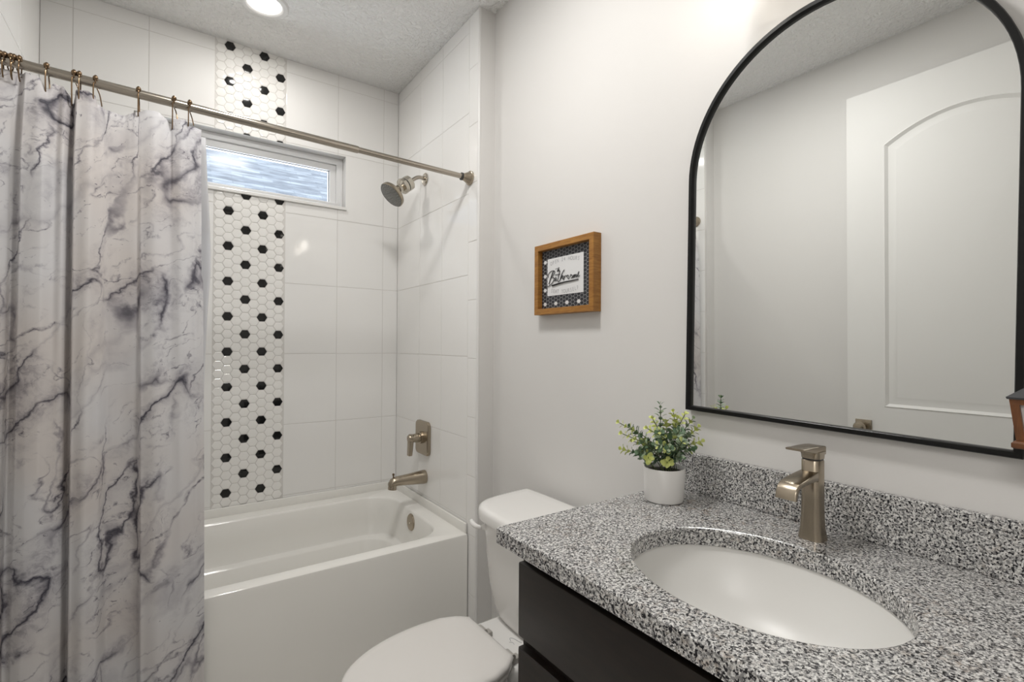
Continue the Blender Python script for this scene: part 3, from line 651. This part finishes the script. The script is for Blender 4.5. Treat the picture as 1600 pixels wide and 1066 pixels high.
# ------------------------------------------------------------------ vanity cabinet, countertop, sink, faucet
CZ = .9155; CT = .035; CX = -.502; CY0 = -1.8195; CY1 = -2.95
t = thing('vanity_cabinet', 'espresso brown vanity cabinet under the granite top', 'cabinet', (-.2, -2.22, 0))
fx = -.447; yl = -1.842
mb = MB(); zb = CZ - CT
mb.box((-.44, yl - .018, .0), (XV - .002, yl, zb - .001)); mb.box((-.44, CY1, .0), (XV - .002, CY1 + .018, zb - .001)); mb.box((-.40, CY1, .10), (XV - .002, yl, .118)); mb.box((-.40, CY1, 0), (-.385, yl, .10)); mb.box((XV - .012, CY1, .1), (XV - .003, yl, zb - .001))
mb.build('carcass', M['espresso'], t)
mb = MB()
mb.box((fx, yl - .04, .10), (fx + .02, yl, zb - .001), .001); mb.box((fx, CY1, .10), (fx + .02, CY1 + .04, zb - .001), .001); mb.box((fx, CY1 + .04, zb - .045), (fx + .02, yl - .04, zb - .001)); mb.box((fx, CY1 + .04, .655), (fx + .02, yl - .04, .70)); mb.box((fx, CY1 + .04, .10), (fx + .02, yl - .04, .14))
mb.build('face_frame', M['espresso'], t)
y1, y2 = yl - .006, CY1 + .006
mb = MB(); mb.box((fx - .019, y2, .687), (fx - .0005, y1, .843), .004, 2); mb.build('drawer_front', M['espresso'], t, True, 30)
def cab_door(ya, yb, za, zc):
    mb = MB(); w_ = .058
    def ring(i, x): return [(x, ya + i, za + i), (x, yb - i, za + i), (x, yb - i, zc - i), (x, ya + i, zc - i)]
    mb.loft([ring(0, fx - .0005), ring(0, fx - .016), ring(.003, fx - .019), ring(w_ - .002, fx - .019), ring(w_, fx - .017), ring(w_ + .002, fx - .013), ring(w_ + .012, fx - .0125), ring(w_ + .014, fx - .009), ring(w_ + .03, fx - .009)])
    return mb.build('cabinet_door', M['espresso'], t, True, 25)
ym = (y1 + y2) / 2
for a, b, s in ((ym + .002, y1, 1), (y2, ym - .002, -1)):
    d = cab_door(a, b, .115, .663); mb = MB(); ky = ym + s * .035; mb.lathe([(0, .006), (.012, .005), (.016, .014), (.024, .014), (.027, .008)], (fx - .0185, ky, .58), (-1, 0, 0), 18); mb.build('knob', M['nickel'], d, True)

SX, SY, SA, SB = -.257, -2.243, .176, .219
def ell(a, b, n=72): return [(SX + a * math.cos(2 * math.pi * k / n), SY + b * math.sin(2 * math.pi * k / n)) for k in range(n)]
t = thing('granite_countertop', 'speckled gray granite countertop with an oval sink cut-out on the vanity', 'countertop', (-.2, -2.22, zb))
outer = [(CX, CY1), (XV - .001, CY1), (XV - .001, CY0), (CX, CY0)]
ch = .004; io = [(CX + ch, CY1), (XV - .001, CY1), (XV - .001, CY0 - ch), (CX + ch, CY0 - ch)]
mb = MB(); v, f = holed(io, [ell(SA + .004, SB + .004)]); mb.add([(a.x, a.y, CZ) for a in v], f)
v, f = holed(outer, [ell(SA, SB)]); mb.add([(a.x, a.y, zb) for a in v], f)
mb.loft([[(a, b, zb) for a, b in outer], [(a, b, CZ - ch) for a, b in outer], [(a, b, CZ) for a, b in io]], False, False)
mb.loft([[(a, b, zb) for a, b in ell(SA, SB)], [(a, b, CZ - .004) for a, b in ell(SA, SB)], [(a, b, CZ - .001) for a, b in ell(SA + .0015, SB + .0015)], [(a, b, CZ) for a, b in ell(SA + .004, SB + .004)]], False, False)
mb.build('slab', M['granite'], t)
mb = MB(); mb.box((.059, CY1, CZ), (XV - .001, -1.855, 1.0165), .0025); mb.build('backsplash', M['granite'], t)
t = tag(MB().loft([[(a, b, z) for a, b in ell(*r_)] for z, r_ in ((zb - .012, (SA + .03, SB + .03)), (zb - .0005, (SA + .03, SB + .03)), (zb - .0005, (SA + .004, SB + .004)), (zb - .008, (SA + .002, SB + .002)), (zb - .03, (SA - .006, SB - .006)), (zb - .08, (SA - .03, SB - .034)), (zb - .115, (SA - .06, SB - .07)), (zb - .135, (SA - .11, SB - .13)), (zb - .142, (.024, .024)), (zb - .15, (.022, .022)))], False, True).build('sink_basin', M['sinkp'], None, True, 50), 'white oval undermount sink basin below the granite cut-out', 'sink')
d_ = MB().lathe([(0, .021), (.003, .0215), (.005, .018), (.004, .004)], (SX, SY, zb - .1455), (0, 0, 1), 24).build('drain', M['nickel'], None, True); d_.parent = t

FY = -2.228; FX = -.009
t = thing('faucet', 'brushed nickel single-hole faucet with a flat waterfall spout', 'faucet', (FX, FY, CZ))
def dsec(cx, z, hx, hy, r): return [(FX + cx + a, FY + b, z) for a, b in rrect(0, 0, hx * 1.18, hy * 1.18, r, 7)]
mb = MB(); mb.loft([dsec(0, CZ + .0003, .0192, .0198, .015), dsec(0, CZ + .006, .0186, .0192, .015), dsec(0, CZ + .022, .0168, .0172, .0135), dsec(0, CZ + .045, .0156, .0160, .0125), dsec(0, CZ + .08, .0152, .0155, .012), dsec(0, CZ + .157, .0150, .0153, .012), dsec(0, CZ + .1585, .0140, .0143, .011)])
mb.build('faucet_body', M['nickel'], t, True, 40)
mb = MB(); mb.loft([dsec(0, CZ + .1580, .0140, .0143, .011), dsec(0, CZ + .1615, .0140, .0143, .011)], False, False); mb.build('joint_ring', M['rubber'], t, True)
loops = []
for x, z, th, hw in ((-.004, CZ + .126, .0125, .0155), (-.02, CZ + .128, .0085, .0175), (-.05, CZ + .1265, .0062, .0192), (-.074, CZ + .1240, .0055, .0195), (-.087, CZ + .1222, .005, .0195), (-.094, CZ + .1205, .0048, .0195), (-.1005, CZ + .1155, .0046, .0195), (-.105, CZ + .108, .0044, .0195), (-.108, CZ + .096, .004, .0195)):
    loops.append((FX + x, z, th, hw))
lpz = []
for i, (x, z, th, hw) in enumerate(loops):
    a = loops[max(i - 1, 0)]; b = loops[min(i + 1, len(loops) - 1)]; tx, tz = b[0] - a[0], b[1] - a[1]; l_ = math.hypot(tx, tz); nx, nz_ = tz / l_, -tx / l_
    lpz.append([(x + nx * q, FY + p, z + nz_ * q) for p, q in rrect(0, 0, hw, th, min(.003, th * .9), 3)])
mb = MB(); mb.loft(lpz); mb.build('waterfall_spout', M['nickel'], t, True, 40)
mb = MB(); mb.loft([dsec(0, CZ + .1615, .0150, .0153, .012), dsec(0, CZ + .170, .0150, .0153, .009), dsec(-.001, CZ + .176, .0155, .0162, .005)])
q = [(-.075, .1865, .0022), (-.055, .1845, .0036), (-.03, .182, .006), (0, .179, .008), (.0175, .177, .0085)]
mb.loft([[(FX + x, FY + p, CZ + z + s_) for p, s_ in rrect(0, 0, .0172, th, min(.002, th * .9), 3)] for x, z, th in q]); mb.build('lever_handle', M['nickel'], t, True, 35)

# ------------------------------------------------------------------ mirror
t = thing('arched_mirror', 'arched mirror in a thin black metal frame hung above the sink', 'mirror', (XV, -2.1985, 1.1255))
t.rotation_euler = (math.radians(1.0), 0, 0)
HWm, HHm = .3165, .918
def arch(i, z0=0.0, n=48):
    r = HWm - i; zs = HHm - HWm; pts = [(HWm - i, i)] + [(r * math.cos(math.pi * k / n), zs + r * math.sin(math.pi * k / n)) for k in range(n + 1)] + [(-(HWm - i), i)]
    return pts
TL = math.radians(0.35)
def mp_(p, x): return (XV + x - p[1] * math.sin(TL), -2.1985 + p[0], 1.1255 + p[1])
mb = MB(); mb.loft([[mp_(p, x) for p in arch(i)] for i, x in ((0, -.002), (0, -.021), (.0015, -.0235), (.010, -.0235), (.0115, -.021), (.0115, -.008))], False, False)
mb.build('frame', M['blackm'], t, True, 35)
v = [mp_(p, -.0125) for p in arch(.009)] + [mp_(p, -.003) for p in arch(.009)]; n = len(v) // 2
mesh_obj('mirror_glass', v, [list(range(n)), list(range(n, 2 * n))] + [[i, (i + 1) % n, n + (i + 1) % n, n + i] for i in range(n)], M['mirror'], t)

# ------------------------------------------------------------------ framed sign
SYL, SYR, SZ0, SZ1 = -1.234, -1.546, 1.4115, 1.668; SXF = XV - .035
t = thing('framed_sign', 'oak framed bathroom sign with a hexagon tile border, hung above the toilet', 'picture', (XV, (SYL + SYR) / 2, SZ0))
mb = MB()
def srg(i, x): return [(x, SYL - i, SZ0 + i), (x, SYR + i, SZ0 + i), (x, SYR + i, SZ1 - i), (x, SYL - i, SZ1 - i)]
mb.loft([srg(0, XV - .0005), srg(0, SXF + .0015), srg(.0015, SXF), srg(.0205, SXF), srg(.0215, SXF + .001), srg(.0215, XV - .006)], False, False); mb.build('frame', M['oak'], t)
XP = XV - .014
mb = MB(); iy0, iy1, iz0, iz1 = SYL - .0215, SYR + .0215, SZ0 + .0215, SZ1 - .0215
mb.box((XP, iy1, iz0), (XV - .004, iy0, iz1), mi=0)
wy = iy0 - iy1; NCOL = 18; cs = wy / (NCOL - .2); R_ = cs / 1.5; ph = (iz1 - iz0) / 16.6; VS = ph / (R_ * math.sqrt(3)); nrow = int((iz1 - iz0) / ph) + 2
def clipb(poly, ax, val, below):
    out = []
    for i in range(len(poly)):
        a, b = poly[i], poly[(i + 1) % len(poly)]; ia = (a[ax] <= val) == below; ib = (b[ax] <= val) == below
        if ia: out.append(a)
        if ia != ib:
            tt = (val - a[ax]) / (b[ax] - a[ax]); out.append((a[0] + (b[0] - a[0]) * tt, a[1] + (b[1] - a[1]) * tt))
    return out
for c in range(NCOL + 1):
    for r_ in range(nrow + 1):
        cy = iy0 - .008 - (c - .3) * cs; cz = iz0 + (r_ - .15) * ph + (ph / 2 if c % 2 else 0)
        poly = [(cy + R_ * .90 * math.cos(k * math.pi / 3), cz + VS * R_ * .90 * math.sin(k * math.pi / 3)) for k in range(6)]
        for ax_, val, bl_ in ((0, iy0 - .0005, True), (0, iy1 + .0005, False), (1, iz0 + .0005, False), (1, iz1 - .0005, True)):
            if len(poly) > 2: poly = clipb(poly, ax_, val, bl_)
        if len(poly) < 3: continue
        white = (c % 4 == 1 and r_ % 4 == 1)
        mb.add([(XP - .0004, a, b) for a, b in poly], [list(range(len(poly)))], 2 if white else 1)
mb.build('tile_print', [M['pgrout'], M['pblack'], M['card']], t)
KY0, KY1, KZ0, KZ1 = -1.289, -1.480, 1.4795, 1.6145
mb = MB(); mb.box((XP - .002, KY1, KZ0), (XP - .0006, KY0, KZ1)); card = mb.build('card', M['card'], t)
def cp(px, py, d):      # sign artwork coordinates -> point on the card
    u = (px - 175) / 660.0; top = 185 - 120 * u; bot = 860 - 60 * u; v = (py - top) / (bot - top)
    return Vector((XP - .002 - d, KY0 + (KY1 - KY0) * u, KZ1 + (KZ0 - KZ1) * v))
def circ(cx, cy, rx, ry, a0=100, a1=470): return [(cx + rx * math.cos(math.radians(a)) + ry * .25 * math.sin(math.radians(a)) * -1, cy - ry * math.sin(math.radians(a))) for a in range(a0, a1, 30)]
strokes = [
 ([(300, 400), (268, 470), (240, 550), (210, 640)], 10), ([(200, 520), (196, 470), (235, 415), (295, 393), (326, 412), (300, 470), (252, 512), (300, 515), (308, 560), (272, 622), (215, 672), (172, 686)], 8),
 ([(352, 515), (325, 530), (313, 565), (330, 580), (356, 528), (346, 572), (372, 572)], 8), ([(424, 395), (402, 480), (384, 560), (398, 600), (430, 555)], 8), ([(330, 472), (380, 462), (425, 455)], 8),
 ([(505, 382), (490, 400), (455, 470), (432, 555), (462, 495), (482, 492), (472, 540), (490, 556)], 9), ([(508, 492), (492, 562), (510, 512), (532, 488), (548, 500)], 8),
 (circ(575, 512, 17, 32), 8), (circ(634, 503, 17, 32), 8), ([(672, 478), (660, 538), (678, 492), (694, 476), (688, 532), (704, 486), (720, 472), (716, 522), (738, 500), (752, 450), (764, 424), (750, 470), (744, 512), (760, 512), (776, 490)], 8),
 ([(406, 330), (388, 370), (368, 412)], 6), ([(335, 362), (370, 352), (410, 346)], 5), ([(398, 350), (378, 412), (394, 382), (402, 378), (394, 410)], 5), ([(402, 402), (418, 384), (408, 380), (402, 402), (416, 408)], 5)]
mb = MB(); px2m = (KY0 - KY1) / 660.0
for pts, wpx in strokes:
    P3 = catmull([cp(a, b, .0022) for a, b in pts], 5); mb.tube(P3, wpx * px2m * .50, 7)
ul = catmull([cp(a, b, .0024) for a, b in ((275, 668), (380, 638), (500, 608), (640, 585), (755, 562))], 6); nU = len(ul)
mb.tube(ul, [px2m * (10.5 - 5 * k / (nU - 1)) for k in range(nU)], 8)
mb.build('raised_lettering', M['ink'], t, True, 60)
def flat_text(s_, size):
    c = bpy.data.curves.new('txt', 'FONT'); c.body = s_; c.size = size; c.align_x = 'CENTER'; c.extrude = 0
    o = bpy.data.objects.new('txt', c); COL.objects.link(o); dg = bpy.context.evaluated_depsgraph_get(); me = bpy.data.meshes.new_from_object(o.evaluated_get(dg))
    v = [x.co.copy() for x in me.vertices]; f = [list(p.vertices) for p in me.polygons]; bpy.data.objects.remove(o); bpy.data.curves.remove(c); bpy.data.meshes.remove(me); return v, f
def arc_text(s_, y_mid, bow, u0, u1, size):
    mb = MB(); n = len(s_)
    for i, chh in enumerate(s_):
        if chh == ' ': continue
        u = u0 + (u1 - u0) * i / (n - 1); k = 2 * i / (n - 1) - 1; v_ = y_mid + bow * k * k; v, f = flat_text(chh, size); sl_ = -bow * 2 * k * 2 / (u1 - u0) * (KZ1 - KZ0) / (KY0 - KY1)
        cy = KY0 + (KY1 - KY0) * u; cz = KZ1 + (KZ0 - KZ1) * v_; ca, sa = math.cos(math.atan(sl_)), math.sin(math.atan(sl_))
        mb.add([(XP - .0025, cy - (p.x * .8 * ca - p.y * sa), cz + (p.x * .8 * sa + p.y * ca)) for p in v], f)
    return mb
arc_text('OPEN 24 HOURS', .125, .055, .12, .87, .0195).build('printed_line', M['grayink'], card)
arc_text('SEAT YOURSELF', .965, -.05, .13, .86, .0195).build('printed_line', M['grayink'], card)

# ------------------------------------------------------------------ potted plant
PX, PY = -.056, -1.902
t = thing('potted_plant', 'small faux greenery in a white pot on the granite counter corner', 'plant', (PX, PY, CZ))
PH = .083
mb = MB(); mb.lathe([(.0003, .040), (.0015, .0455), (.006, .0475), (PH - .002, .0505), (PH, .050), (PH, .048), (PH - .003, .0475), (PH - .012, .047), (PH - .012, .03), (PH - .012, .004)], (PX, PY, CZ), (0, 0, 1), 40); mb.build('pot', M['pot'], t, True, 50)
mb = MB(); mb.lathe([(PH - .0119, .0468), (PH - .008, .03), (PH - .006, .008)], (PX, PY, CZ), (0, 0, 1), 24); mb.build('soil', M['soil'], t, True)
def leaf(mb, base, dirv, nrm, ln, wd, mi):
    dirv = dirv.normalized(); sd = dirv.cross(nrm); sd = sd.normalized() if sd.length > 1e-4 else Vector((1, 0, 0)); up = sd.cross(dirv)
    v = [base]; prof = [(.18, .30), (.45, .85), (.70, 1.0), (.90, .62)]
    for a, b in prof:
        z = -.16 * (a - .3) ** 2 * ln * 2
        v += [base + dirv * (a * ln) + sd * (b * wd / 2) + up * (z + .10 * b * wd), base + dirv * (a * ln) + up * z, base + dirv * (a * ln) - sd * (b * wd / 2) + up * (z + .10 * b * wd)]
    v.append(base + dirv * ln + up * (-.16 * .49 * ln * 2)); f = [[0, 1, 2], [0, 2, 3]]
    for k in range(3):
        o_ = 1 + 3 * k; f += [[o_, o_ + 3, o_ + 4, o_ + 1], [o_ + 1, o_ + 4, o_ + 5, o_ + 2]]
    f += [[10, 13, 11], [11, 13, 12]]; mb.add(v, f, mi)
base_fwd = (Vector((PX, PY, 1.0)) - CAM).dot(FW)
def at_px(px, py, dd):
    d = FW + RX * ((px - 800) / 768.44) - UP * ((py - 533) / 768.44); return CAM + d * (base_fwd + dd)
tips = [(1032, 633, 0), (968, 661, .01), (973, 678, -.02), (972, 702, -.01), (1052, 645, .02), (1070, 648, -.01), (1082, 655, .02), (1090, 668, 0), (1095, 690, .02), (1000, 706, -.035), (985, 668, .03), (1012, 670, -.03), (1030, 672, -.04), (1040, 660, .03),
        (1062, 672, -.035), (1066, 690, -.045), (1064, 715, -.05), (1042, 724, -.055), (1046, 700, -.06), (1014, 716, -.05), (1082, 702, -.02), (1020, 655, .02), (1048, 676, -.02), (1006, 690, .03), (1025, 695, -.055), (1075, 680, .035), (1058, 655, .0), (990, 690, 0)]
rnd = random.Random(11)
for k, (px, py, dd) in enumerate(tips):
    tip = at_px(px, py, dd); tip.x = min(tip.x, XV - .02); b0 = Vector((PX + rnd.uniform(-.025, .025), PY + rnd.uniform(-.025, .025), CZ + PH - .012))
    mid = (b0 + tip) / 2 + Vector((0, 0, .018)) + (b0 - Vector((PX, PY, b0.z))) * .5
    pts = catmull([b0, mid, tip], 8); mb = MB(); mb.tube(pts, .0011, 6, 0); nn = len(pts); yel = rnd.random() < .72 and not (dd < -.03 and py < 712)
    for j in range(4, nn, 1):
        p = pts[j]; tg = (pts[min(j + 1, nn - 1)] - pts[j - 1]).normalized(); f = j / (nn - 1); a0 = j * 1.5708 + rnd.uniform(-.3, .3); u = tg.cross(Vector((.3, .2, 1))).normalized(); w_ = tg.cross(u)
        ln = rnd.uniform(.0125, .0175) * (1.0 if f < .9 else .8)
        mi = 3 if (f > .74 and yel) or (f > .6 and rnd.random() < .15) else (1 if rnd.random() < .62 else 2)
        for s_ in (0, math.pi):
            rd = u * math.cos(a0 + s_) + w_ * math.sin(a0 + s_); leaf(mb, p + rd * .001, rd * .8 + tg * (.55 if f < .95 else 1.1), tg, ln, ln * rnd.uniform(.70, .9), mi)
    leaf(mb, tip, tg + Vector((0, 0, .3)), u, .010, .008, 3 if yel else 2)
    mb.build('sprig', [M['stem'], M['leafd'], M['leafm'], M['leafy']], t, True, 60)

# ------------------------------------------------------------------ door seen in the mirror
DX = -1.500; DY1 = -1.668; DY0 = -2.525; DZ1 = 2.485; DT = .035
dr = bpy.data.objects.new('door_1', None); COL.objects.link(dr); dr.location = (DX - DT / 2, (DY0 + DY1) / 2, .012); struct(dr)
def door_arch(i):
    a, b = DY0 + .15 + i, DY1 - .15 - i; c = (a + b) / 2; hw = (b - a) / 2; zs, zp = 2.215 - i * .8, 2.305 - i
    n = 20; return [(a, 1.005 + i), (b, 1.005 + i)] + [(c + hw * math.cos(math.pi * k / n), zs + (zp - zs) * math.sin(math.pi * k / n) ** 1.0 if False else zs + (zp - zs) * (1 - math.cos(math.pi * k / n) ** 2)) for k in range(n + 1)]
def door_low(i):
    a, b = DY0 + .15 + i, DY1 - .15 - i; return [(a, .24 + i), (b, .24 + i), (b, .80 - i), (a, .80 - i)]
outer = [(DY0, .012), (DY1, .012), (DY1, DZ1), (DY0, DZ1)]
mb = MB()
v, f = holed(outer, [door_arch(0), door_low(0)]); mb.add([(DX, a.x, a.y) for a in v], f)
for fn in (door_arch, door_low):
    mb.loft([[(DX + d, a, b) for a, b in fn(i)] for i, d in ((0, 0), (.004, .003), (.010, -.002), (.016, -.007), (.030, -.008), (.046, -.003), (.050, -.0025))], False, True)
mb.loft([[(DX, a, b) for a, b in outer], [(DX - DT, a, b) for a, b in outer]], False, True); mb.build('door_slab', M['doorp'], dr, True, 30)
hy, hz = DY1 - .068, .905
mb = MB(); mb.box((DX - .0005, hy - .033, hz - .033), (DX + .009, hy + .033, hz + .033), .002); mb.lathe([(0, .012), (.025, .011), (.032, .022), (.045, .027), (.056, .022), (.060, .01)], (DX + .009, hy, hz), (1, 0, 0), 20); mb.build('door_handle', M['nickel'], dr, True, 35)

# ------------------------------------------------------------------ lantern on the wall beside the vanity
LX, LY = .005, -2.560; LB = 1.150
t = thing('lantern', 'small reddish wooden lantern with a dark roof, hung just right of the mirror', 'lantern', (LX, LY, LB))
def sq(h, z): return [(LX + a * h, LY + b * h, z) for a, b in ((-1, -1), (1, -1), (1, 1), (-1, 1))]
mb = MB(); mb.loft([sq(.040, LB), sq(.0425, LB + .002), sq(.0425, LB + .008), sq(.040, LB + .011), sq(.034, LB + .013)]); mb.build('base', M['redwood'], t)
mb = MB()
for a, b in ((-1, -1), (1, -1), (1, 1), (-1, 1)):
    def post(h, z): return [(LX + a * h + p, LY + b * h + q_, z) for p, q_ in ((-.005, -.005), (.005, -.005), (.005, .005), (-.005, .005))]
    mb.loft([post(.033, LB + .012), post(.0385, LB + .066)])
mb.loft([sq(.0435, LB + .066), sq(.0445, LB + .074)]); mb.build('post_frame', M['redwood'], t)
mb = MB(); mb.loft([sq(.031, LB + .012), sq(.0365, LB + .066)]); mb.build('frosted_panel', M['palewood'], t)
mb = MB(); mb.loft([sq(.0465, LB + .074), sq(.0475, LB + .077), sq(.016, LB + .103), sq(.013, LB + .106)]); mb.build('roof', M['slate'], t)
mb = MB(); mb.box((LX + .034, LY - .012, LB + .02), (XV - .0005, LY + .012, LB + .06), .002); mb.build('wall_bracket', M['slate'], t)
